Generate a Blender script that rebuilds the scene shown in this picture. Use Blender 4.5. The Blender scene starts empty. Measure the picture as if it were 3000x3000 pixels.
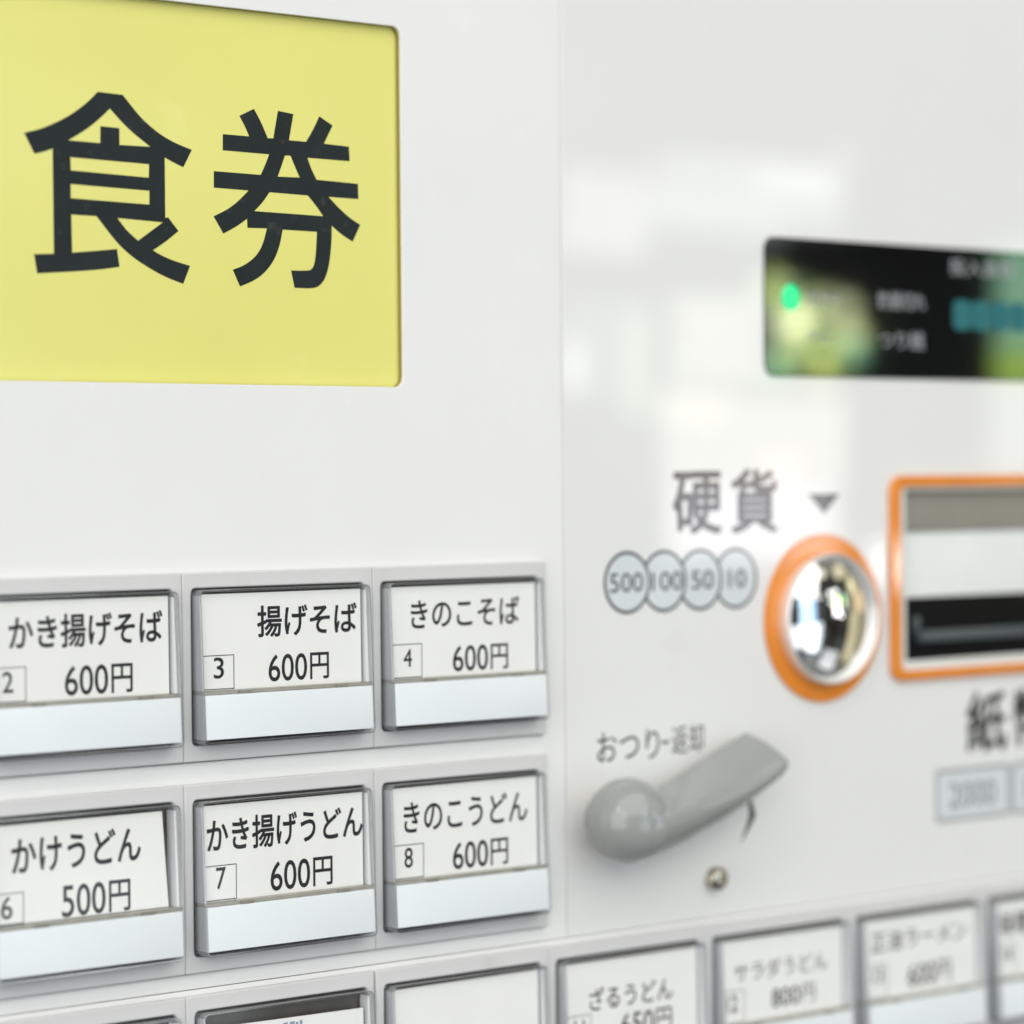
import bpy, bmesh, math, random
from mathutils import Matrix, Vector

# ------------------------------------------------------------------ scene
scene = bpy.context.scene
col = scene.collection
K = 0.001                       # all plans below are in millimetres
ZC = 1300.0                     # height of the plan's origin above the floor, mm


def W(u, v, w=0.0):
    """plan point (u right, v up, w out of the machine's face) -> world metres"""
    return Vector((u * K, -w * K, (v + ZC) * K))


# camera ---------------------------------------------------------------
cam = bpy.data.cameras.new('camera')
camo = bpy.data.objects.new('camera', cam)
col.objects.link(camo)
R = ((0.757934, 0.013481, -0.652191), (-0.008503, 0.999906, 0.010787), (0.652275, -0.002631, 0.757978))
rot = Matrix(((R[0][0], R[0][1], R[0][2]), (-R[2][0], -R[2][1], -R[2][2]), (R[1][0], R[1][1], R[1][2])))
camo.matrix_world = Matrix.Translation(W(-394.2, 0, 443)) @ rot.to_4x4()
cam.sensor_width = 36
cam.lens = 36 * 9074 / 3000
cam.clip_start = 0.01
cam.clip_end = 50
cam.dof.use_dof = True
cam.dof.focus_distance = 0.545
cam.dof.aperture_fstop = 9.6
scene.camera = camo

# world: a dim, mottled indoor surround ------------------------------------
world = bpy.data.worlds.new('World')
scene.world = world
world.use_nodes = True
nt = world.node_tree
nt.nodes.clear()
tc = nt.nodes.new('ShaderNodeTexCoord')
nz = nt.nodes.new('ShaderNodeTexNoise')
nz.inputs['Scale'].default_value = 2.6
nz.inputs['Detail'].default_value = 5
nz.inputs['Roughness'].default_value = 0.62
rp = nt.nodes.new('ShaderNodeValToRGB')
e = rp.color_ramp.elements
e[0].position = 0.33
e[0].color = (0.05, 0.042, 0.032, 1)
e[1].position = 0.66
e[1].color = (1.25, 1.32, 1.36, 1)
x = e.new(0.45)
x.color = (0.33, 0.30, 0.24, 1)
x = e.new(0.54)
x.color = (0.82, 0.85, 0.84, 1)
bg = nt.nodes.new('ShaderNodeBackground')
bg.inputs['Strength'].default_value = 0.08
wo = nt.nodes.new('ShaderNodeOutputWorld')
nt.links.new(tc.outputs['Generated'], nz.inputs['Vector'])
nt.links.new(nz.outputs['Fac'], rp.inputs['Fac'])
nt.links.new(rp.outputs['Color'], bg.inputs['Color'])
nt.links.new(bg.outputs['Background'], wo.inputs['Surface'])


# lamps -----------------------------------------------------------------
def lamp(name, at, target, sx, sy, radiance, color=(1, 1, 1), shape='RECTANGLE', roll=0.0):
    l = bpy.data.lights.new(name, 'AREA')
    l.shape = shape
    l.size = sx
    l.size_y = sy
    l.color = color
    a = sx * sy * (math.pi / 4 if shape == 'ELLIPSE' else 1)
    l.energy = radiance * a * math.pi
    o = bpy.data.objects.new(name, l)
    col.objects.link(o)
    d = (target - at).normalized()
    o.matrix_world = Matrix.Translation(at) @ d.to_track_quat('-Z', 'Y').to_matrix().to_4x4() @ Matrix.Rotation(math.radians(roll), 4, 'Z')
    return o


lamp('ceiling_lamp', Vector((-0.2, -1.5, 2.7)), W(0, 0), 3.2, 2.2, 2.25, (1.0, 0.985, 0.93))
lamp('side_fill_lamp', Vector((-2.2, -1.35, 1.5)), W(0, 0), 2.2, 2.2, 2.9, (0.985, 0.99, 0.985))  # unseen fill added at the left front to soften shadows
lamp('tube_lamp', W(-1100, 800, 620), W(0, -40), 0.20, 0.07, 50.0, (1.0, 0.98, 0.95))
lamp('blue_reflection_lamp', W(330, 40, 1150), W(70, -30), 0.22, 0.60, 2.0, (0.50, 0.76, 1.0))  # added for a blue reflection in the chrome, also fills from the front
lamp('white_reflection_lamp', W(300, -330, 1100), W(70, -30), 0.60, 0.34, 1.5, (0.94, 0.98, 1.0))  # added for a white patch low in the chrome's reflection
lamp('olive_reflection_lamp', W(1250, -80, 380), W(70, -30), 0.6, 0.9, 0.40, (0.70, 0.62, 0.40))  # unseen, added to give the chrome an olive reflection on its right
# unseen coloured lamps, added to fill the curved chrome with reflections
rng = random.Random(5)
for az, el, sw, sh, rad, c in ((24, -14, 12, 20, 1.3, (0.85, 0.95, 1.0)), (12, 16, 10, 16, 1.0, (0.45, 0.68, 1.0)),
                               (33, 26, 16, 7, 1.1, (1.0, 0.95, 0.8)), (58, 22, 16, 8, 0.9, (0.95, 0.88, 0.6)),
                               (62, -12, 9, 24, 0.55, (0.75, 0.70, 0.40)), (72, 4, 14, 8, 0.7, (0.9, 0.6, 0.3)),
                               (80, -24, 14, 14, 0.8, (0.7, 0.75, 0.65)), (44, -26, 16, 12, 0.9, (0.95, 0.97, 1.0)),
                               (20, 2, 6, 22, 1.6, (0.40, 0.66, 1.0)), (66, 12, 6, 6, 1.2, (0.95, 0.9, 0.5)),
                               (74, 0, 30, 60, 0.22, (0.55, 0.45, 0.28)), (14, 0, 24, 60, 0.22, (0.55, 0.62, 0.72)),
                               (43, 40, 44, 26, 0.25, (0.75, 0.72, 0.6)), (43, -40, 44, 26, 0.3, (0.7, 0.72, 0.72))):
    a, b = math.radians(az), math.radians(el)
    d = 1300
    lamp('reflection_lamp', W(70 + d * math.sin(a) * math.cos(b), -30 + d * math.sin(b), d * math.cos(a) * math.cos(b)), W(70, -30),
         2 * d * K * math.tan(math.radians(sw / 2)), 2 * d * K * math.tan(math.radians(sh / 2)), rad, c)
# panes of a far window seen mirrored in the glossy payment panel
FACE = W(40, 0)
lamp('reflection_lamp', W(470, 188, 922), W(-110, 45), 0.16, 0.016, 2.2, (1, 1, 0.97), roll=-4)  # added lamp for a pale streak mirrored in the sign
lamp('reflection_lamp', W(540, 168, 900), W(-80, 40), 0.20, 0.03, 0.9, (1, 1, 0.97), roll=-3)  # second added streak lamp, wider and weaker
for n, (u, v, w), sx, sy, rad, c in (
        ('window_pane_lamp', (482, 111, 514), 36, 35, 3.0, (1, 1, 0.93)),
        ('window_pane_lamp', (546, 122, 492), 80, 27, 2.3, (0.97, 1, 0.98)),
        ('window_pane_lamp', (470, 47, 521), 7, 20, 6.0, (0.97, 0.98, 1)),
        ('window_pane_lamp', (484, 54, 516), 36, 42, 1.0, (0.93, 1, 0.86)),
        ('window_pane_lamp', (531, 58, 498), 38, 37, 3.7, (0.98, 1, 0.82)),
        ('window_pane_lamp', (548, 16, 493), 78, 38, 4.2, (1, 0.94, 0.82)),
        ('window_pane_lamp', (547, -20, 494), 72, 33, 5.8, (0.97, 0.94, 1)),
        ('window_pane_lamp', (672, 78, 449), 24, 46, 3.6, (0.50, 0.95, 0.62)),
        ('window_pane_lamp', (672, 47, 449), 26, 16, 4.0, (0.62, 0.95, 0.16)),
        ('window_pane_lamp', (672, 19, 450), 28, 38, 2.4, (0.97, 1, 0.93)),
        ('window_pane_lamp', (610, -39, 471), 15, 17, 14.0, (1, 0.97, 0.95)),
        ('window_pane_lamp', (497, 46, 511), 12, 44, 2.0, (0.86, 1, 0.66)),
        ('window_pane_lamp', (520, 30, 503), 30, 16, 1.6, (0.95, 1, 0.72)),
        ('window_pane_lamp', (566, 126, 485), 34, 12, 2.0, (1, 1, 1)),
        ('window_pane_lamp', (530, 108, 498), 60, 14, 1.3, (0.90, 1, 0.95)),
        ('window_pane_lamp', (560, 2, 489), 12, 14, 4.0, (1, 0.55, 0.55)),
        ('window_pane_lamp', (590, 140, 478), 10, 6, 2.2, (1, 0.96, 0.94)),
        ('window_pane_lamp', (505, -44, 509), 8, 10, 1.8, (1, 1, 1))):
    lamp(n, W(u, v, w), FACE, sx * K, sy * K, rad, c, roll=-6 if v > 100 else -2)
# small green lamps, added in place of sunlit leaves mirrored in the display glass
rng = random.Random(11)
LEAF = ((0.84, 0.90, 0.50), (0.66, 0.80, 0.22), (0.52, 0.72, 0.20), (0.62, 0.74, 0.30), (0.22, 0.46, 0.24), (0.08, 0.25, 0.17))
for i in range(8):
    for j in range(7):
        fu, fv = (i + rng.uniform(0.1, 0.9)) / 7, (j + rng.uniform(0.1, 0.9)) / 7 - 0.02
        if ((fu - 0.12) / 0.80) ** 2 + ((fv - 0.38) / 0.62) ** 2 > 1:
            continue
        d = rng.uniform(0.005, 0.010)
        lamp('leaf_glint_lamp', W(553 + 45 * fu, 43 + 44 * fv, 491 - 16 * fu), FACE, d, d,
             rng.uniform(4.5, 13.0), rng.choice(LEAF), 'ELLIPSE')

scene.view_settings.view_transform = 'Standard'
scene.view_settings.look = 'None'
scene.view_settings.exposure = -0.15
scene.view_settings.gamma = 1.0
scene.render.engine = 'CYCLES'
scene.cycles.max_bounces = 14
scene.cycles.transparent_max_bounces = 16


# ------------------------------------------------------------------ materials
def mat(name, rgb, rough=0.5, spec=0.5, metal=0.0, coat=0.0, coat_rough=0.03, trans=0.0, ior=1.5,
        noise=0.0, nscale=200.0, bump=0.0, bscale=900.0, stain=None, emit=None, estr=0.0, rvar=0.0, smear=0.0):
    m = bpy.data.materials.new(name)
    m.use_nodes = True
    t = m.node_tree
    b = t.nodes['Principled BSDF']
    b.inputs['Base Color'].default_value = (*rgb, 1)
    b.inputs['Roughness'].default_value = rough
    b.inputs['Specular IOR Level'].default_value = spec
    b.inputs['Metallic'].default_value = metal
    b.inputs['Coat Weight'].default_value = coat
    b.inputs['Coat Roughness'].default_value = coat_rough
    b.inputs['Transmission Weight'].default_value = trans
    b.inputs['IOR'].default_value = ior
    if emit:
        b.inputs['Emission Color'].default_value = (*emit, 1)
        b.inputs['Emission Strength'].default_value = estr
    tc = t.nodes.new('ShaderNodeTexCoord')

    def nse(scale, detail=4.0, rg=0.55):
        n = t.nodes.new('ShaderNodeTexNoise')
        n.inputs['Scale'].default_value = scale
        n.inputs['Detail'].default_value = detail
        n.inputs['Roughness'].default_value = rg
        t.links.new(tc.outputs['Object'], n.inputs['Vector'])
        return n

    if noise:
        n = nse(nscale)
        r = t.nodes.new('ShaderNodeValToRGB')
        r.color_ramp.elements[0].position = 0.3
        r.color_ramp.elements[1].position = 0.7
        lo = [max(0, k * (1 - noise)) for k in rgb]
        hi = [min(1, k * (1 + noise)) for k in rgb]
        r.color_ramp.elements[0].color = (*lo, 1)
        r.color_ramp.elements[1].color = (*hi, 1)
        t.links.new(n.outputs['Fac'], r.inputs['Fac'])
        src = r.outputs['Color']
        if stain:                                   # sparse smudges with a shape of their own
            s = nse(stain[1], 6.0, 0.7)
            q = t.nodes.new('ShaderNodeMapRange')
            q.inputs['From Min'].default_value = 0.60
            q.inputs['From Max'].default_value = 0.76
            q.inputs['To Max'].default_value = stain[2]
            t.links.new(s.outputs['Fac'], q.inputs['Value'])
            mx = t.nodes.new('ShaderNodeMix')
            mx.data_type = 'RGBA'
            t.links.new(q.outputs['Result'], mx.inputs['Factor'])
            t.links.new(src, mx.inputs['A'])
            mx.inputs['B'].default_value = (*stain[0], 1)
            src = mx.outputs['Result']
        t.links.new(src, b.inputs['Base Color'])
    if rvar:
        n = nse(60.0, 6.0, 0.65)
        q = t.nodes.new('ShaderNodeMapRange')
        q.inputs['To Min'].default_value = max(0.0, rough - rvar)
        q.inputs['To Max'].default_value = rough + rvar
        t.links.new(n.outputs['Fac'], q.inputs['Value'])
        t.links.new(q.outputs['Result'], b.inputs['Roughness'])
    if bump:
        n = nse(bscale, 3.0)
        bp = t.nodes.new('ShaderNodeBump')
        bp.inputs['Strength'].default_value = bump
        bp.inputs['Distance'].default_value = 0.0002
        t.links.new(n.outputs['Fac'], bp.inputs['Height'])
        t.links.new(bp.outputs['Normal'], b.inputs['Normal'])
        if coat:
            t.links.new(bp.outputs['Normal'], b.inputs['Coat Normal'])
    if smear:
        n = nse(24.0, 7.0, 0.68)
        q = t.nodes.new('ShaderNodeMapRange')
        q.inputs['From Min'].default_value = 0.45
        q.inputs['From Max'].default_value = 0.75
        q.inputs['To Min'].default_value = coat_rough
        q.inputs['To Max'].default_value = smear
        t.links.new(n.outputs['Fac'], q.inputs['Value'])
        t.links.new(q.outputs['Result'], b.inputs['Coat Roughness'])
    return m


def clear_mat(name, tint, f0=0.04, pale_mix=0.0):
    """thin clear plastic: see-through, with a gloss that grows at grazing angles"""
    m = bpy.data.materials.new(name)
    m.use_nodes = True
    t = m.node_tree
    t.nodes.clear()
    out = t.nodes.new('ShaderNodeOutputMaterial')
    tr = t.nodes.new('ShaderNodeBsdfTransparent')
    tr.inputs['Color'].default_value = (*tint, 1)
    gl = t.nodes.new('ShaderNodeBsdfGlossy')
    gl.inputs['Roughness'].default_value = 0.04
    lw = t.nodes.new('ShaderNodeLayerWeight')          # Schlick's curve, the same from both sides of the sheet
    lw.inputs['Blend'].default_value = 0.5
    pw = t.nodes.new('ShaderNodeMath')
    pw.operation = 'POWER'
    pw.inputs[1].default_value = 5.0
    t.links.new(lw.outputs['Facing'], pw.inputs[0])
    fr = t.nodes.new('ShaderNodeMapRange')
    fr.inputs['To Min'].default_value = f0
    t.links.new(pw.outputs['Value'], fr.inputs['Value'])
    mx = t.nodes.new('ShaderNodeMixShader')
    body = tr.outputs['BSDF']
    if pale_mix:                                           # pale diffuse share lightens the clear rim in place of refracted light
        df = t.nodes.new('ShaderNodeBsdfDiffuse')
        df.inputs['Color'].default_value = (0.86, 0.88, 0.93, 1)
        hz = t.nodes.new('ShaderNodeMixShader')
        hz.inputs['Fac'].default_value = pale_mix
        t.links.new(body, hz.inputs[1])
        t.links.new(df.outputs['BSDF'], hz.inputs[2])
        body = hz.outputs['Shader']
    t.links.new(fr.outputs['Result'], mx.inputs['Fac'])
    t.links.new(body, mx.inputs[1])
    t.links.new(gl.outputs['BSDF'], mx.inputs[2])
    t.links.new(mx.outputs['Shader'], out.inputs['Surface'])
    return m


M = dict(
    panel=mat('white_painted_steel', (0.79, 0.785, 0.78), 0.42, 0.4, noise=0.012, nscale=30, bump=0.05, bscale=1500,
              stain=((0.86, 0.86, 0.84), 55, 0.5), rvar=0.1),
    gloss=mat('white_gloss_sheet', (0.785, 0.78, 0.77), 0.5, 0.5, coat=1.0, coat_rough=0.02, noise=0.012, nscale=25,
              stain=((0.66, 0.64, 0.58), 40, 0.3), bump=0.12, bscale=16, smear=0.07),
    cabinet=mat('cabinet_paint', (0.62, 0.62, 0.60), 0.5, noise=0.03, nscale=20),
    yellow=mat('yellow_acrylic', (0.775, 0.742, 0.225), 0.14, 0.5, noise=0.02, nscale=22, rvar=0.05,
               stain=((0.86, 0.83, 0.42), 60, 0.3)),
    vinyl=mat('black_vinyl', (0.012, 0.017, 0.018), 0.5, 0.25, noise=0.25, nscale=90, stain=((0.10, 0.11, 0.09), 260, 0.4)),
    housing=mat('grey_plastic', (0.61, 0.605, 0.605), 0.45, 0.4, noise=0.02, nscale=60, bump=0.06, bscale=2500,
                stain=((0.48, 0.46, 0.43), 80, 0.4)),
    recess_shade=mat('olive_recess_shade', (0.30, 0.25, 0.05), 0.5),
    tray=mat('dark_tray', (0.085, 0.078, 0.072), 0.4, 0.5, noise=0.15, nscale=150),
    bar=mat('pale_blue_plastic', (0.765, 0.80, 0.82), 0.3, 0.5, noise=0.012, nscale=70, rvar=0.05),
    pale_strip=mat('pale_strip_plastic', (0.86, 0.88, 0.91), 0.2, 0.6),
    ledge=mat('ledge_plastic', (0.30, 0.29, 0.25), 0.3, 0.5, noise=0.12, nscale=300),
    clip=mat('clip_plastic', (0.22, 0.21, 0.18), 0.35, noise=0.1, nscale=300),
    paper=mat('card_paper', (0.905, 0.90, 0.895), 0.75, 0.2, noise=0.01, nscale=120),
    ink=mat('black_ink', (0.022, 0.020, 0.026), 0.6, 0.3, noise=0.2, nscale=500),
    blueink=mat('blue_grey_ink', (0.30, 0.38, 0.48), 0.6, 0.3),
    print=mat('black_print', (0.02, 0.02, 0.022), 0.5, 0.5, coat=1.0, coat_rough=0.02),
    greyprint=mat('slate_print', (0.035, 0.045, 0.055), 0.5, 0.5, coat=1.0, coat_rough=0.02),
    paleprint=mat('pale_print', (0.66, 0.70, 0.71), 0.5, 0.5, coat=1.0, coat_rough=0.02, noise=0.02, nscale=200),
    slate_t=mat('note_figures', (0.16, 0.18, 0.18), 0.5, 0.5, coat=1.0, coat_rough=0.02),
    midprint=mat('grey_print', (0.36, 0.38, 0.385), 0.5, 0.5, coat=1.0, coat_rough=0.02),
    orange=mat('orange_plastic', (0.78, 0.235, 0.006), 0.4, 0.5, coat=1.0, coat_rough=0.03, noise=0.06, nscale=120),
    chrome=mat('chrome', (0.86, 0.86, 0.85), 0.045, 0.5, metal=1.0, rvar=0.03),
    steel=mat('satin_steel', (0.88, 0.88, 0.87), 0.40, 0.5, metal=0.55),
    glassblack=mat('black_display_glass', (0.002, 0.002, 0.003), 0.05, 0.5, coat=1.0, coat_rough=0.01),
    led=mat('green_indicator', (0.0, 0.08, 0.03), 0.3, emit=(0.045, 1.0, 0.36), estr=1.0),
    teal=mat('teal_digits', (0.0, 0.05, 0.06), 0.3, emit=(0.005, 0.25, 0.29), estr=0.34),
    greytext=mat('grey_legend', (0.30, 0.32, 0.33), 0.5, 0.5),
    lever=mat('grey_lever_plastic', (0.325, 0.338, 0.328), 0.17, 0.5, noise=0.05, nscale=60, rvar=0.06,
              stain=((0.30, 0.25, 0.19), 70, 0.35)),
    black=mat('black_plastic', (0.003, 0.003, 0.0035), 0.6, 0.12, noise=0.2, nscale=200),
    slate=mat('slate_lip', (0.07, 0.085, 0.09), 0.3, 0.5),
    smoke=mat('smoked_strip', (0.25, 0.235, 0.20), 0.35, 0.5, noise=0.08, nscale=40),
    white=mat('white_plastic', (0.72, 0.735, 0.715), 0.35, 0.5, noise=0.015, nscale=80),
    brass=mat('worn_brass', (0.46, 0.43, 0.36), 0.25, 0.5, metal=1.0, noise=0.2, nscale=700),
    clear=clear_mat('clear_cover', (0.995, 0.995, 0.99), 0.03),
    rim=clear_mat('clear_rim', (0.93, 0.935, 0.94), 0.26, 0.05),
)


# ------------------------------------------------------------------ mesh helpers
def link(name, me, m, parent=None, smooth=None):
    o = bpy.data.objects.new(name, me)
    col.objects.link(o)
    me.materials.clear()
    me.materials.append(m)
    if smooth is not None:
        for f in me.polygons:
            f.use_smooth = True
        if smooth > 0:
            me.set_sharp_from_angle(angle=math.radians(smooth))
    if parent:
        o.parent = parent
        if parent.name == 'ticket_machine':
            o.matrix_parent_inverse = Matrix.Translation(-BASE)
    return o


BASE = Vector((0, 0, 0))


def to_world(me, front=None):
    """curve-plane mesh in mm (x, y, depth) -> world metres; front() may reshape the depth"""
    for v in me.vertices:
        x, y, d = v.co
        if front:
            d = front(x, y, d)
        v.co = W(x, y, d)


def curve_mesh(cu):
    o = bpy.data.objects.new('curve', cu)
    col.objects.link(o)
    dg = bpy.context.evaluated_depsgraph_get()
    dg.update()
    me = bpy.data.meshes.new_from_object(o.evaluated_get(dg))
    bpy.data.objects.remove(o)
    return me


def plate(name, loops, w0, w1, m, parent=None, bevel=0.0, front=None, smooth=None):
    """flat plate with holes: loops of (u, v) in mm, from depth w0 to w1"""
    cu = bpy.data.curves.new('plate', 'CURVE')
    cu.dimensions = '2D'
    cu.fill_mode = 'BOTH'
    for lp in loops:
        s = cu.splines.new('POLY')
        s.points.add(len(lp) - 1)
        for pt, (u, v) in zip(s.points, lp):
            pt.co = (u, v, 0, 1)
        s.use_cyclic_u = True
    if w1 > w0:
        cu.extrude = (w1 - w0) / 2 - bevel
    if bevel:
        cu.bevel_depth = bevel
        cu.bevel_resolution = 2
        cu.offset = -bevel
    me = curve_mesh(cu)
    bpy.data.curves.remove(cu)
    mid = (w0 + w1) / 2
    for v in me.vertices:
        v.co.z += mid
    to_world(me, front)
    me.name = name
    return link(name, me, m, parent, smooth)


def rrect(x0, z0, x1, z1, r=0.0, n=6):
    """rounded rectangle loop, counter-clockwise"""
    if r <= 0:
        return [(x0, z0), (x1, z0), (x1, z1), (x0, z1)]
    pts = []
    for cx, cz, a0 in ((x1 - r, z0 + r, -90), (x1 - r, z1 - r, 0), (x0 + r, z1 - r, 90), (x0 + r, z0 + r, 180)):
        for i in range(n + 1):
            a = math.radians(a0 + 90 * i / n)
            pts.append((cx + r * math.cos(a), cz + r * math.sin(a)))
    return pts


def circ(cx, cz, r, n=64):
    return [(cx + r * math.cos(math.tau * i / n), cz + r * math.sin(math.tau * i / n)) for i in range(n)]


FONT_CACHE = {}


def glyphs(text, bold=0.0):
    """flat text mesh; bold strokes are copies shifted by a hair, each a few microns above the last"""
    key = (text, bold)
    if key not in FONT_CACHE:
        cu = bpy.data.curves.new('text', 'FONT')
        cu.body = text
        cu.size = 10
        cu.resolution_u = 4
        cu.fill_mode = 'FRONT'
        me = curve_mesh(cu)
        bpy.data.curves.remove(cu)
        if bold:
            vs = [tuple(v.co) for v in me.vertices]
            fs = [tuple(p.vertices) for p in me.polygons]
            V, F = [], []
            for k in range(8):
                a = math.tau * k / 8
                F += [tuple(i + len(V) for i in f) for f in fs]
                V += [(x + bold * math.cos(a), y + bold * math.sin(a), 0.003 * k) for x, y, z in vs]
            me = bpy.data.meshes.new('text')
            me.from_pydata(V, [], F)
        FONT_CACHE[key] = me
    return FONT_CACHE[key].copy()


def lettering(text, x0, x1, ztop, zbot, w, m, parent, bold=0.0, tilt=0.0, name='lettering'):
    """printed text fitted to a box on the face"""
    me = glyphs(text, bold)
    xs = [v.co.x for v in me.vertices]
    ys = [v.co.y for v in me.vertices]
    ax, bx, ay, by = min(xs), max(xs), min(ys), max(ys)
    cx, cz = (x0 + x1) / 2, (ztop + zbot) / 2
    t = math.tan(math.radians(tilt))
    for v in me.vertices:
        X = x0 + (v.co.x - ax) / (bx - ax) * (x1 - x0)
        Z = zbot + (v.co.y - ay) / (by - ay) * (ztop - zbot)
        v.co = W(X - (Z - cz) * t, Z + (X - cx) * t, w + v.co.z)
    me.name = name
    return link(name, me, m, parent)


def lathe(name, prof, cu, cv, m, parent, n=64, smooth=40):
    """revolve (radius, w) profile about the face normal at (cu, cv)"""
    bm = bmesh.new()
    rings = []
    for r, w in prof:
        if r < 1e-6:
            rings.append([bm.verts.new(W(cu, cv, w))])
        else:
            rings.append([bm.verts.new(W(cu + r * math.cos(math.tau * i / n), cv + r * math.sin(math.tau * i / n), w))
                          for i in range(n)])
    for a, b in zip(rings, rings[1:]):
        for i in range(n):
            j = (i + 1) % n
            if len(a) == 1 and len(b) == 1:
                continue
            if len(a) == 1:
                bm.faces.new((a[0], b[i], b[j]))
            elif len(b) == 1:
                bm.faces.new((a[i], a[j], b[0]))
            else:
                bm.faces.new((a[i], a[j], b[j], b[i]))
    bmesh.ops.recalc_face_normals(bm, faces=bm.faces)
    me = bpy.data.meshes.new(name)
    bm.to_mesh(me)
    bm.free()
    return link(name, me, m, parent, smooth)


def hexa(name, pts, m, parent, bevel=0.0):
    """six-faced block: pts = 4 back corners then 4 front corners as (u, v, w)"""
    bm = bmesh.new()
    v = [bm.verts.new(W(*p)) for p in pts]
    for f in ((3, 2, 1, 0), (4, 5, 6, 7), (0, 1, 5, 4), (1, 2, 6, 5), (2, 3, 7, 6), (3, 0, 4, 7)):
        bm.faces.new([v[i] for i in f])
    bmesh.ops.recalc_face_normals(bm, faces=bm.faces)
    if bevel:
        bmesh.ops.bevel(bm, geom=bm.edges[:], offset=bevel * K, segments=2, affect='EDGES', profile=0.7)
    me = bpy.data.meshes.new(name)
    bm.to_mesh(me)
    bm.free()
    return link(name, me, m, parent, 35 if bevel else None)


def block(name, x0, x1, z0, z1, w0, w1, m, parent, bevel=0.0):
    return hexa(name, [(x0, z0, w0), (x1, z0, w0), (x1, z1, w0), (x0, z1, w0),
                       (x0, z0, w1), (x1, z0, w1), (x1, z1, w1), (x0, z1, w1)], m, parent, bevel)


# ------------------------------------------------------------------ the machine
machine = bpy.data.objects.new('ticket_machine', None)
col.objects.link(machine)
BASE = Vector((0, 0.15, 0))
machine.location = BASE
machine['label'] = 'white meal ticket vending machine with yellow sign, priced buttons and coin inlet'
machine['category'] = 'ticket machine'

XL, XR, ZB, ZT = -205.0, 205.0, -170.0, 175.0
PITCH, CX0 = 41.72, -89.2
ROWP, RT0, RH = 36.65, -15.8, 32.8


def colx(c):
    return CX0 + PITCH * c


def rowz(r):
    return RT0 - ROWP * r


SIGN = rrect(-182, 16.9, -38.9, 82.8, 1.9)
rows = [rrect(colx(-1) + 0.1, rowz(r) - RH - 0.22, colx(2) - 0.2, rowz(r) - 0.3) for r in (0, 1)]
row3 = rrect(colx(-1) + 0.1, rowz(2) - RH - 0.22, colx(6) - 0.2, rowz(2) - 0.3)
# left sheet, right sheet and the strip under both
plate('front_panel', [rrect(XL, rowz(2) + 1.0, -0.1, ZT), SIGN] + rows, -0.7, 0.0, M['panel'], machine, bevel=0.12, smooth=40)
BILL = rrect(95.6, -41.2, 166.0, -2.6, 2.0)
DISP = rrect(54.7, 20.4, 160.0, 48.7, 2.6)
plate('payment_panel', [rrect(0.1, rowz(2) + 1.0, XR, ZT), BILL], -2.0, 0.05, M['gloss'], machine, bevel=0.2, smooth=40)
plate('lower_panel', [rrect(XL, ZB, XR, rowz(2) + 0.85), row3], -2.0, 0.0, M['panel'], machine, bevel=0.15, smooth=40)
block('cabinet', XL - 2, XR + 2, -ZC + 1, ZT + 3, -300, -14, M['cabinet'], machine, bevel=4)
block('cabinet_door', XL, XR, -ZC + 40, ZB - 1.5, -14, 0, M['cabinet'], machine, bevel=1.5)

# sign ------------------------------------------------------------------
SW = -1.5
plate('sign_recess_shade', [rrect(-183.5, 15.0, -37.0, 84.5, 2), rrect(-182, 16.95, -38.95, 82.75, 1.9)], SW + 0.02, -0.72, M['recess_shade'], machine)  # olive strip stands in for the shade along the recess walls
sign = plate('sign_panel', [rrect(-184, 14.5, -36.5, 85.0, 2)], SW - 2.5, SW, M['yellow'], machine)
sign['label'] = 'yellow recessed sign panel with two large black characters'


def soften(pts, limit=38.0, passes=2):
    """round the shallow bends of a traced outline, keep its true corners"""
    for _ in range(passes):
        out, n = [], len(pts)
        for i in range(n):
            a, b, c = Vector(pts[i - 1]), Vector(pts[i]), Vector(pts[(i + 1) % n])
            if (b - a).angle(c - b, 0.0) < math.radians(limit):
                out += [tuple(b + (a - b) * 0.25), tuple(b + (c - b) * 0.25)]
            else:
                out.append(tuple(b))
        pts = out
    return pts


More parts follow.
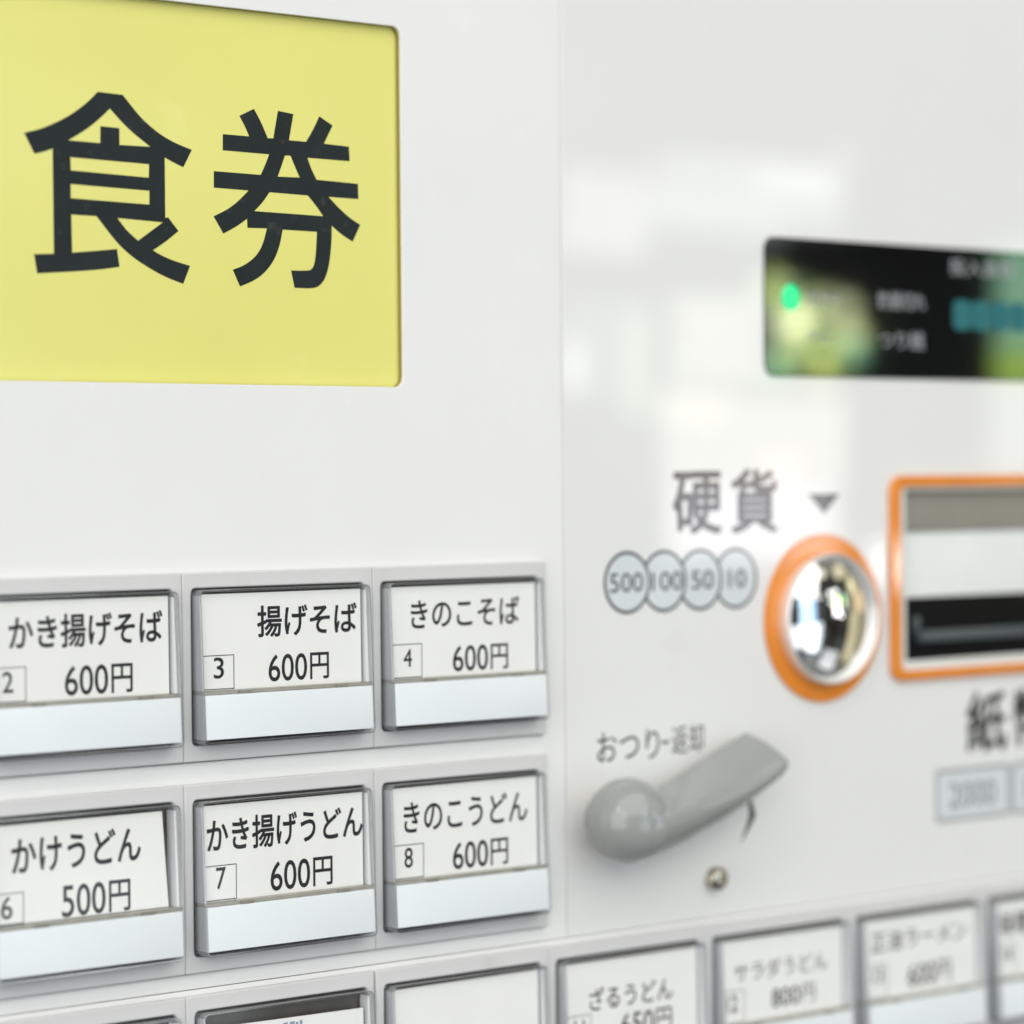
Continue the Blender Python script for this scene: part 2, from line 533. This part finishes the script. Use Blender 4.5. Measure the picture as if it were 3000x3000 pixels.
# outlines of the two sign characters, mm on the sign's plane
SHOKU = [[(-103.69, 66.24), (-98.7, 66.09), (-97.2, 64.62), (-95.46, 62.84), (-93.44, 61.32), (-90.9, 59.75), (-87.83, 58.5), (-84.47, 57.6),
      (-86.32, 54.48), (-88.13, 55.12), (-90.18, 55.96), (-90.17, 45.51), (-89.58, 45.64), (-87.44, 43.37), (-90.09, 41.46), (-92.8, 39.81),
      (-91.15, 39.03), (-88.58, 38.19), (-85.09, 37.43), (-86.56, 34.28), (-90.42, 35.37), (-93.73, 36.8), (-96.5, 38.22), (-98.76, 39.71),
      (-100.5, 41.22), (-102.23, 43.03), (-104.19, 45.14), (-109.25, 45.17), (-109.15, 38.75), (-104.76, 39.19), (-100.14, 39.72), (-99.67, 36.72),
      (-104.8, 35.92), (-116.05, 35.0), (-116.62, 38.18), (-112.74, 38.4), (-112.78, 56.07), (-114.6, 55.4), (-116.35, 54.98), (-118.3, 58.32),
      (-115.04, 59.19), (-112.12, 60.43), (-109.42, 61.8), (-107.19, 63.27), (-105.45, 64.61)],
    [(-101.28, 63.59), (-99.5, 61.96), (-97.01, 59.98), (-93.1, 57.59), (-99.43, 57.5), (-99.44, 60.35), (-103.22, 60.45), (-103.3, 57.57),
      (-109.71, 57.64), (-106.5, 59.45), (-103.75, 61.42)],
    [(-109.31, 54.83), (-93.39, 54.59), (-93.47, 52.25), (-109.28, 52.6)],
    [(-109.31, 50.31), (-93.37, 50.03), (-93.4, 47.63), (-109.34, 47.91)],
    [(-100.0, 45.03), (-90.62, 44.74), (-95.83, 41.32), (-98.21, 43.01)]]
KEN = [[(-74.23, 64.23), (-71.1, 65.67), (-69.5, 63.35), (-68.15, 60.69), (-66.89, 60.74), (-65.82, 65.7), (-62.45, 65.36), (-63.47, 60.63),
      (-59.64, 60.59), (-58.07, 62.79), (-56.63, 65.36), (-53.66, 63.91), (-54.72, 62.19), (-55.65, 60.52), (-49.99, 60.32), (-49.86, 57.73),
      (-59.42, 57.77), (-58.54, 55.77), (-57.4, 53.94), (-48.02, 53.72), (-47.92, 50.98), (-54.72, 51.03), (-52.53, 49.18), (-49.93, 47.44),
      (-47.57, 46.31), (-49.32, 43.21), (-51.8, 44.35), (-54.08, 45.9), (-54.1, 43.62), (-54.37, 40.92), (-54.87, 38.21), (-55.75, 36.12),
      (-56.9, 34.94), (-58.4, 34.38), (-62.5, 34.4), (-63.23, 37.45), (-59.39, 37.53), (-58.57, 37.87), (-58.04, 38.71), (-57.71, 40.37),
      (-57.54, 42.23), (-57.38, 44.61), (-65.05, 44.67), (-65.59, 42.3), (-66.5, 40.02), (-67.78, 38.13), (-69.81, 36.27), (-72.08, 35.09),
      (-74.45, 34.24), (-75.97, 37.11), (-73.54, 37.91), (-71.03, 39.53), (-69.5, 41.52), (-68.46, 44.72), (-72.71, 44.62), (-72.77, 46.24),
      (-74.95, 44.82), (-77.92, 43.37), (-79.97, 46.29), (-76.89, 47.65), (-74.4, 49.39), (-72.39, 51.21), (-79.87, 51.31), (-79.83, 54.18),
      (-69.73, 54.1), (-68.84, 55.67), (-67.81, 57.87), (-77.88, 57.95), (-77.84, 60.77), (-72.15, 60.74), (-73.01, 62.4)],
    [(-64.39, 57.88), (-63.12, 57.91), (-62.25, 56.16), (-61.13, 54.12), (-66.03, 54.0), (-65.18, 55.99)],
    [(-67.88, 51.15), (-59.37, 51.03), (-57.46, 49.24), (-55.93, 47.46), (-71.23, 47.63), (-69.41, 49.24)]]
plate('character', [soften(l) for l in SHOKU], SW + 0.005, SW + 0.06, M['vinyl'], sign)
plate('character', [soften(l) for l in KEN], SW + 0.005, SW + 0.06, M['vinyl'], sign)

# buttons ----------------------------------------------------------------
CW = 2.3                                  # depth of the card


def front_w(z, top):
    return 3.3 + 1.25 * (top - 3.0 - z) / 26.8


def shift(x):
    """plan x read at depth 0.8 -> card depth"""
    return -394.2 + (x + 394.2) * (443 - CW - 0.02) / (443 - 0.8)


def make_button(c, r, label, name=None, price=None, num=None, card=None, box=None, bold=0.19, digit_bold=0.07, inkm='ink'):
    x0, T = colx(c), rowz(r)
    # housing cell of the strip
    rg = 0.45 if (c == 0 and r == 2) else 0.04
    hs = plate('button_housing', [rrect(x0 + 0.04, T - RH, x0 + PITCH - rg, T, 0.35, 3),
                                  rrect(x0 + 1.85, T - 30.02, x0 + 39.82, T - 2.72, 0.95)], -2.0, 1.2, M['housing'], machine,
               bevel=0.28, smooth=45)
    # dark tray behind the card
    bt = block('button', x0 + 1.7, x0 + 40.0, T - 30.15, T - 2.6, -4.0, 0.25, M['tray'], machine)
    bt['label'] = label
    # clear case: rim with a sloping front
    plate('rim', [rrect(x0 + 2.15, T - 29.75, x0 + 39.55, T - 3.0, 1.0, 5),
                  rrect(x0 + 2.5, T - 29.35, x0 + 39.2, T - 3.38, 0.8, 4)], 0.3, 3.0, M['rim'], bt, bevel=0.1,
          front=lambda x, z, d: d if d < 1.5 else d - 3.0 + front_w(z, T))
    a, b = T - 3.42, T - 20.5
    fa, fb = front_w(a, T), front_w(b, T)
    xa, xb = x0 + 2.55, x0 + 39.15
    hexa('cover', [(xa, b, fb - 0.75), (xb, b, fb - 0.75), (xb, a, fa - 0.75), (xa, a, fa - 0.75),
                   (xa, b, fb - 0.1), (xb, b, fb - 0.1), (xb, a, fa - 0.1), (xa, a, fa - 0.1)], M['clear'], bt)
    for xl in (x0 + 2.6, x0 + 38.65):                    # pale strips added inside the clear walls to lighten their sides
        hexa('pale_strip', [(xl, b, 0.3), (xl + 0.45, b, 0.3), (xl + 0.45, a - 0.6, 0.3), (xl, a - 0.6, 0.3),
                         (xl, b, fb - 0.85), (xl + 0.45, b, fb - 0.85), (xl + 0.45, a - 0.6, fa - 0.85), (xl, a - 0.6, fa - 0.85)],
             M['pale_strip'], bt)
    # ledge and its two clips
    a, b = T - 20.5, T - 21.15
    block('ledge', xa, xb, b, a, 0.3, front_w(b, T) - 0.55, M['ledge'], bt, bevel=0.15)
    for cx in (11.2, 32.4):
        block('clip', x0 + cx - 1.25, x0 + cx + 1.25, b - 0.35, a - 0.1, 2.0, front_w(b, T) - 0.05, M['clip'], bt, bevel=0.12)
    # push bar
    a, b = T - 21.2, T - 28.9
    fa, fb = front_w(a, T) + 0.02, front_w(b, T) + 0.02
    xa, xb = x0 + 2.6, x0 + 39.1
    hexa('push_bar', [(xa, b, 0.3), (xb, b, 0.3), (xb, a, 0.3), (xa, a, 0.3),
                      (xa, b, fb), (xb, b, fb), (xb, a, fa), (xa, a, fa)], M['bar'], bt, bevel=0.25)
    # card
    q = [(3.15, -20.5), (38.05, -20.5), (37.95, -3.8), (3.15, -3.8)] if card is None else card
    if q:
        plate('label_card', [[(x0 + u, T + v) for u, v in q]], CW - 0.25, CW, M['paper'], bt)
    w = CW + 0.02
    if name:
        t, x1, x2, zt, zb, tl = name
        lettering(t, shift(x1), shift(x2), zt, zb, w, M[inkm], bt, bold, tl)
    if price:
        t, x1, x2, zt, zb = price
        x1, x2 = shift(x1), shift(x2)
        xm = x1 + (x2 - x1) * 0.635
        lettering(t, x1, xm, zt, zb, w, M[inkm], bt, digit_bold)
        lettering('円', xm + 0.65, x2, zt - 0.02, zb + 0.02, w, M[inkm], bt, bold * 0.6)
    if num:
        t, x1, x2, zt, zb = num
        lettering(t, shift(x1), shift(x2), zt, zb, w, M[inkm], bt, digit_bold)
    if box:
        xl, xr, zt = box
        xl, xr, zb = shift(xl), shift(xr), T - 20.4
        plate('number_box', [rrect(xl, zb, xr, zt), rrect(xl + 0.16, zb + 0.16, xr - 0.16, zt - 0.16)], w, w, M[inkm], bt)
    return bt


make_button(-1, 0, 'ticket button 2 for kakiage soba at 600 yen', ('かき揚げそば', -123.7, -93.1, -21.9, -27.6, 0.2),
            ('600', -112.9, -99.3, -30.7, -35.7), ('2', -125.0, -122.9, -31.1, -34.6), box=(-126.6, -120.4, -30.4))
make_button(0, 0, 'ticket button 3 for fried soba at 600 yen', ('揚げそば', -73.1, -50.9, -21.9, -27.5, 0),
            ('600', -70.7, -57.3, -30.6, -35.4), ('3', -82.5, -80.3, -30.6, -34.3), box=(-84.8, -78.1, -30.2))
make_button(1, 0, 'ticket button 4 for mushroom soba at 600 yen', ('きのこそば', -38.4, -12.1, -22.0, -27.3, 0),
            ('600', -28.5, -15.0, -30.8, -35.6), ('4', -40.2, -38.2, -30.9, -34.2), box=(-42.8, -35.8, -30.0), bold=0.13)
make_button(-1, 1, 'ticket button 6 for plain udon at 500 yen, its card set askew', ('かけうどん', -123.6, -98.0, -58.6, -64.6, 0.5),
            ('500', -113.9, -100.2, -67.3, -72.7), ('6', -125.7, -123.5, -68.1, -71.9), box=(-127.2, -121.3, -67.6),
            card=[(2.6, -20.4), (37.5, -20.4), (36.3, -3.95), (2.6, -4.0)])
make_button(0, 1, 'ticket button 7 for kakiage udon at 600 yen', ('かき揚げうどん', -84.3, -50.0, -58.5, -64.4, 0.2),
            ('600', -70.7, -56.9, -67.1, -72.3), ('7', -82.4, -80.3, -67.1, -70.9), box=(-84.8, -78.0, -66.7))
make_button(1, 1, 'ticket button 8 for mushroom udon at 600 yen', ('きのこうどん', -40.5, -10.5, -58.8, -64.5, 0.2),
            ('600', -28.9, -15.4, -67.2, -72.2), ('8', -40.4, -38.4, -67.2, -70.9), box=(-42.8, -35.8, -66.6), bold=0.13)
make_button(-1, 2, 'ticket button below the plain udon button, its card slipped low', card=[(3.45, -20.5), (38.3, -20.5), (38.2, -9.4), (3.45, -9.0)])
b = make_button(0, 2, 'ticket button whose card has slipped down from a dark backing',
                card=[(2.75, -20.5), (37.8, -20.5), (37.8, -6.1), (2.75, -5.7)])
for k, (u, v, h) in enumerate(((-69.4, -95.75, 2.6), (-67.9, -95.75, 2.6), (-66.6, -95.9, 2.2), (-65.7, -95.7, 2.6))):
    plate('print_mark', [rrect(u, v - h, u + (1.1 if k < 2 else 0.6), v, 0.15, 2)], CW + 0.02, CW + 0.02, M['blueink'], b)
make_button(1, 2, 'ticket button with a blank white card')
make_button(2, 2, 'ticket button 11 for cold udon at 650 yen', ('ざるうどん', 4.9, 27.0, -98.0, -102.4, 0.0),
            ('650', 13.2, 26.7, -103.9, -108.3), ('11', 1.0, 3.6, -103.8, -107.2), box=(-1.4, 5.3, -102.9), bold=0.08)
make_button(3, 2, 'ticket button 12 for salad udon at 800 yen', ('サラダうどん', 44.1, 71.2, -97.6, -101.4, 0),
            ('800', 54.8, 67.4, -103.8, -107.6), ('12', 42.0, 45.0, -103.8, -107.2), box=(40.2, 47.0, -102.9), bold=0.0)
make_button(4, 2, 'ticket button 13 for soy sauce ramen at 600 yen', ('正油ラーメン', 84.3, 114.6, -95.4, -99.8, 0),
            ('600', 95.9, 109.4, -103.4, -108.0), ('13', 84.9, 88.1, -103.0, -106.2), box=(81.9, 89.4, -102.3), bold=0.03)
make_button(5, 2, 'ticket button 14 for miso ramen beside the soy sauce ramen button', ('味噌ラーメン', 125.6, 155.6, -95.2, -100.6, 0),
            ('600', 137.0, 150.5, -103.4, -108.0), ('14', 126.4, 129.6, -102.9, -106.1), box=(123.4, 131.0, -102.2), bold=0.12)

# display ----------------------------------------------------------------
disp = plate('display_window', [DISP], 0.05, 0.5, M['glassblack'], machine, bevel=0.12, smooth=40)
disp['label'] = 'black glass status display with a green indicator lamp'
DW = 0.52
lathe('indicator_lamp', [(0, 1.0), (1.6, 0.9), (2.5, 0.66), (2.8, 0.5)], 62.2, 36.5, M['led'], disp, 32)
lettering('販売中', 67.3, 76.6, 38.2, 35.0, DW, M['greytext'], disp)
lettering('中止', 67.3, 73.6, 30.2, 27.2, DW, M['greytext'], disp)
lettering('釣銭切れ', 88.2, 103.2, 38.7, 34.9, DW, M['greytext'], disp, 0.1)
lettering('つり銭', 88.6, 102.6, 30.4, 26.6, DW, M['greytext'], disp, 0.1)
lettering('投入金額', 111.0, 132.0, 46.6, 42.9, DW, M['greytext'], disp, 0.1)
for k in range(4):                                   # dim seven-segment figures
    s = [rrect(112.0 + 6.2 * k, 31.2, 117.95 + 6.2 * k, 37.6, 1.4, 4)]
    plate('digit', s, DW, DW, M['teal'], disp)

# payment legends ---------------------------------------------------------
PW = 0.07
coin_text = lettering('硬', 28.8, 42.4, 1.2, -11.4, PW, M['print'], machine, 0.22)
lettering('貨', 44.9, 58.3, 1.6, -11.5, PW, M['print'], machine, 0.22)
plate('pointer_mark', [[(67.3, -3.7), (72.0, -7.9), (76.7, -3.7)]], PW, PW, M['print'], machine)
for k, t in enumerate(('500', '100', '50', '10')):
    cx, cz = 16.3 + 9.93 * k, -20.45
    w = PW + 0.06 - 0.02 * k
    mk = plate('coin_mark', [circ(cx, cz, 6.15), circ(cx, cz, 5.5)], w, w, M['greyprint'], machine)
    mk['label'] = 'printed coin circle reading ' + t
    plate('fill', [circ(cx, cz, 5.52)], w - 0.008, w - 0.008, M['paleprint'], mk)
    hw = (4.6, 4.3, 3.2, 2.6)[k]
    off = (0.0, 1.0, 0.8, 0.6)[k]
    lettering(t, cx - hw + off, cx + hw + off - 0.3, cz + 1.9, cz - 1.9, w + 0.004, M['greyprint'], mk, 0.05)
lettering('おつり', 8.1, 24.6, -49.4, -55.2, PW, M['print'], machine, 0.02)
plate('lettering', [rrect(25.2, -52.5, 27.3, -51.9, 0.2, 2)], PW, PW, M['print'], machine)
lettering('返却', 28.0, 36.8, -49.1, -54.8, PW, M['print'], machine, 0.02)
lettering('紙', 115.8, 129.3, -46.9, -60.4, PW, M['print'], machine, 0.22)
lettering('幣', 131.6, 145.0, -46.9, -60.4, PW, M['print'], machine, 0.22)
for k, t in enumerate(('2000', '1000')):
    xa = 105.6 + 25.0 * k
    mk = plate('note_mark', [rrect(xa, -74.7, xa + 24.7, -63.1, 1.2), rrect(xa + 1.0, -73.7, xa + 23.7, -64.1, 0.6)], PW, PW,
               M['midprint'], machine)
    mk['label'] = 'printed banknote box reading ' + t
    plate('fill', [rrect(xa + 0.95, -73.75, xa + 23.75, -64.05, 0.6)], PW - 0.01, PW - 0.01, M['paleprint'], mk)
    lettering(t, xa + 4.7, xa + 19.7, -66.3, -71.7, PW + 0.01, M['slate_t'], mk)

# coin inlet ---------------------------------------------------------------
ring = plate('coin_ring', [circ(71.2, -29.4, 17.3, 96), circ(71.2, -29.4, 12.0, 96)], 0.05, 0.7, M['orange'], machine, bevel=0.25, smooth=40)
inlet = lathe('coin_inlet', [(0, 5.0), (2, 4.94), (4, 4.76), (6, 4.45), (8, 4.0), (10, 3.4), (11.3, 2.9), (12.6, 2.3), (12.85, 2.2)], 71.2, -29.4, M['chrome'], machine, 96, 60)
inlet['label'] = 'round mirrored chrome coin inlet ringed in orange'
lathe('flange', [(12.75, 1.8), (12.8, 2.9), (12.92, 3.4), (13.15, 3.55), (13.38, 3.4), (13.48, 2.9), (13.35, 1.5), (13.35, 0.06)], 71.2, -29.4, M['steel'], inlet, 96, 60)

# bill inlet -----------------------------------------------------------------
bez = plate('bill_inlet_frame', [rrect(91.4, -43.5, 170, -0.1, 3.2), rrect(94.4, -41.3, 167, -2.5, 1.6)], 0.05, 1.3, M['orange'], machine, bevel=0.4, smooth=40)
bez['label'] = 'orange rounded frame around the banknote inlet'
plate('liner', [rrect(94.3, -41.4, 167.1, -2.4, 1.6), rrect(96.4, -39.4, 165, -3.2, 0.4)], -1.8, 0.45, M['white'], bez, bevel=0.15, smooth=40)
block('smoked_strip', 95.7, 166, -12.0, -2.7, -6.0, -1.6, M['smoke'], bez, bevel=0.2)
hexa('guide_plate', [(95.7, -26.4, -6), (166, -26.4, -6), (166, -12.05, -6), (95.7, -12.05, -6),
                     (95.7, -26.4, -0.9), (166, -26.4, -0.9), (166, -12.05, -2.2), (95.7, -12.05, -2.2)], M['white'], bez, bevel=0.2)
mouth = block('note_mouth', 95.7, 166, -39.6, -26.0, -6.0, -0.6, M['black'], bez, bevel=0.3)
block('lip', 100.4, 164, -35.5, -33.1, -1.0, 1.4, M['slate'], bez, bevel=0.4)
block('lip', 99.4, 101.3, -33.3, -30.0, -1.0, 0.2, M['slate'], bez, bevel=0.3)

# change-return lever ----------------------------------------------------------
def interp(tab, x):
    for (x0, y0), (x1, y1) in zip(tab, tab[1:]):
        if x <= x1:
            t = max(0.0, (x - x0) / (x1 - x0))
            return y0 + (y1 - y0) * t
    return tab[-1][1]


TA = ((4, -64.4), (12, -63.6), (20, -61.2), (32, -56.9), (46, -51.8), (50, -50.4))        # back edge of the top face
TR = ((4, -65.6), (12, -64.3), (20, -63.5), (28, -62.2), (35, -60.7), (41, -59.0), (47, -56.8), (50, -55.4))   # ridge
TC = ((4, -70.5), (7, -73.2), (10, -73.7), (16, -72.6), (23, -70.6), (30, -68.3), (35, -66.4), (42, -63.3), (46, -61.4), (48.5, -60.2), (50, -59.4))
TF = ((4, 12.0), (8, 15.4), (11, 16.1), (16, 15.4), (24, 14.5), (34, 13.8), (44, 13.0), (50, 12.4))   # how far the ridge stands out
bm = bmesh.new()
rings = []
stations = [4 + 43.4 * i / 30 for i in range(31)]
for k, u in enumerate(stations):
    A, Rz, C, wf = interp(TA, u), interp(TR, u), interp(TC, u), interp(TF, u)
    sk = 1.6 * (u - 20) / 28 if u > 20 else 0.0              # the end is cut askew: the back edge stops short
    pts = []
    for i in range(7):                                       # top face, back to front, barely crowned
        t = i / 6
        pts.append((u - sk * (1 - t) * 1.4, A + (Rz + 0.35 - A) * t + 0.55 * math.sin(math.pi * t), 3.2 + (wf - 0.5 - 3.2) * t))
    for i in range(1, 13):                                   # front face rolling under
        t = math.radians(4 + 86 * i / 12)
        pts.append((u + 0.3, Rz - (Rz - C) * math.sin(t) ** 1.1, 6.0 + (wf - 6.0) * math.cos(t) ** 0.68))
    pts.append((u, C + 0.8, 3.2))
    rings.append([bm.verts.new(W(*q)) for q in pts])
# rounded end
last = [v.co.copy() for v in rings[-1]]
cen = sum(last, Vector()) / len(last)
for f, o in ((0.975, 0.35), (0.93, 0.75), (0.86, 1.0), (0.76, 1.15)):
    rings.append([bm.verts.new(cen + (p - cen) * f + Vector((o * K, 0, 0.25 * o * K))) for p in last])
n = len(rings[0])
for a, b in zip(rings, rings[1:]):
    for i in range(n):
        bm.faces.new((a[i], a[(i + 1) % n], b[(i + 1) % n], b[i]))
bm.faces.new(rings[0])
bm.faces.new(list(reversed(rings[-1])))
bmesh.ops.recalc_face_normals(bm, faces=bm.faces)
me = bpy.data.meshes.new('return_lever')
bm.to_mesh(me)
bm.free()
lever = link('return_lever', me, M['lever'], machine, 55)
lever['label'] = 'grey plastic change-return lever with a round knob end'
prof = [(4.0, 0.06), (4.0, 3.0)]
for i in range(17):
    a = math.radians(-62 + 152 * i / 16)
    prof.append((8.15 * math.cos(a), 8.2 + (7.2 if a > 0 else 8.0) * math.sin(a)))
prof[-1] = (0, prof[-1][1])
lathe('knob', prof, 8.6, -65.6, M['lever'], lever, 64, 0)
plate('arrow_mark', [[(48.0, -60.5), (50.0, -65.0), (51.3, -68.6), (49.4, -71.2), (46.8, -74.0), (48.6, -70.6), (49.5, -68.3), (48.9, -65.0)]],
      PW, PW, M['print'], machine)
screw = lathe('screw', [(2.3, 0.06), (2.3, 1.6), (2.0, 2.2), (1.2, 2.6), (0, 2.7)], 39.2, -80.2, M['brass'], machine, 32, 50)
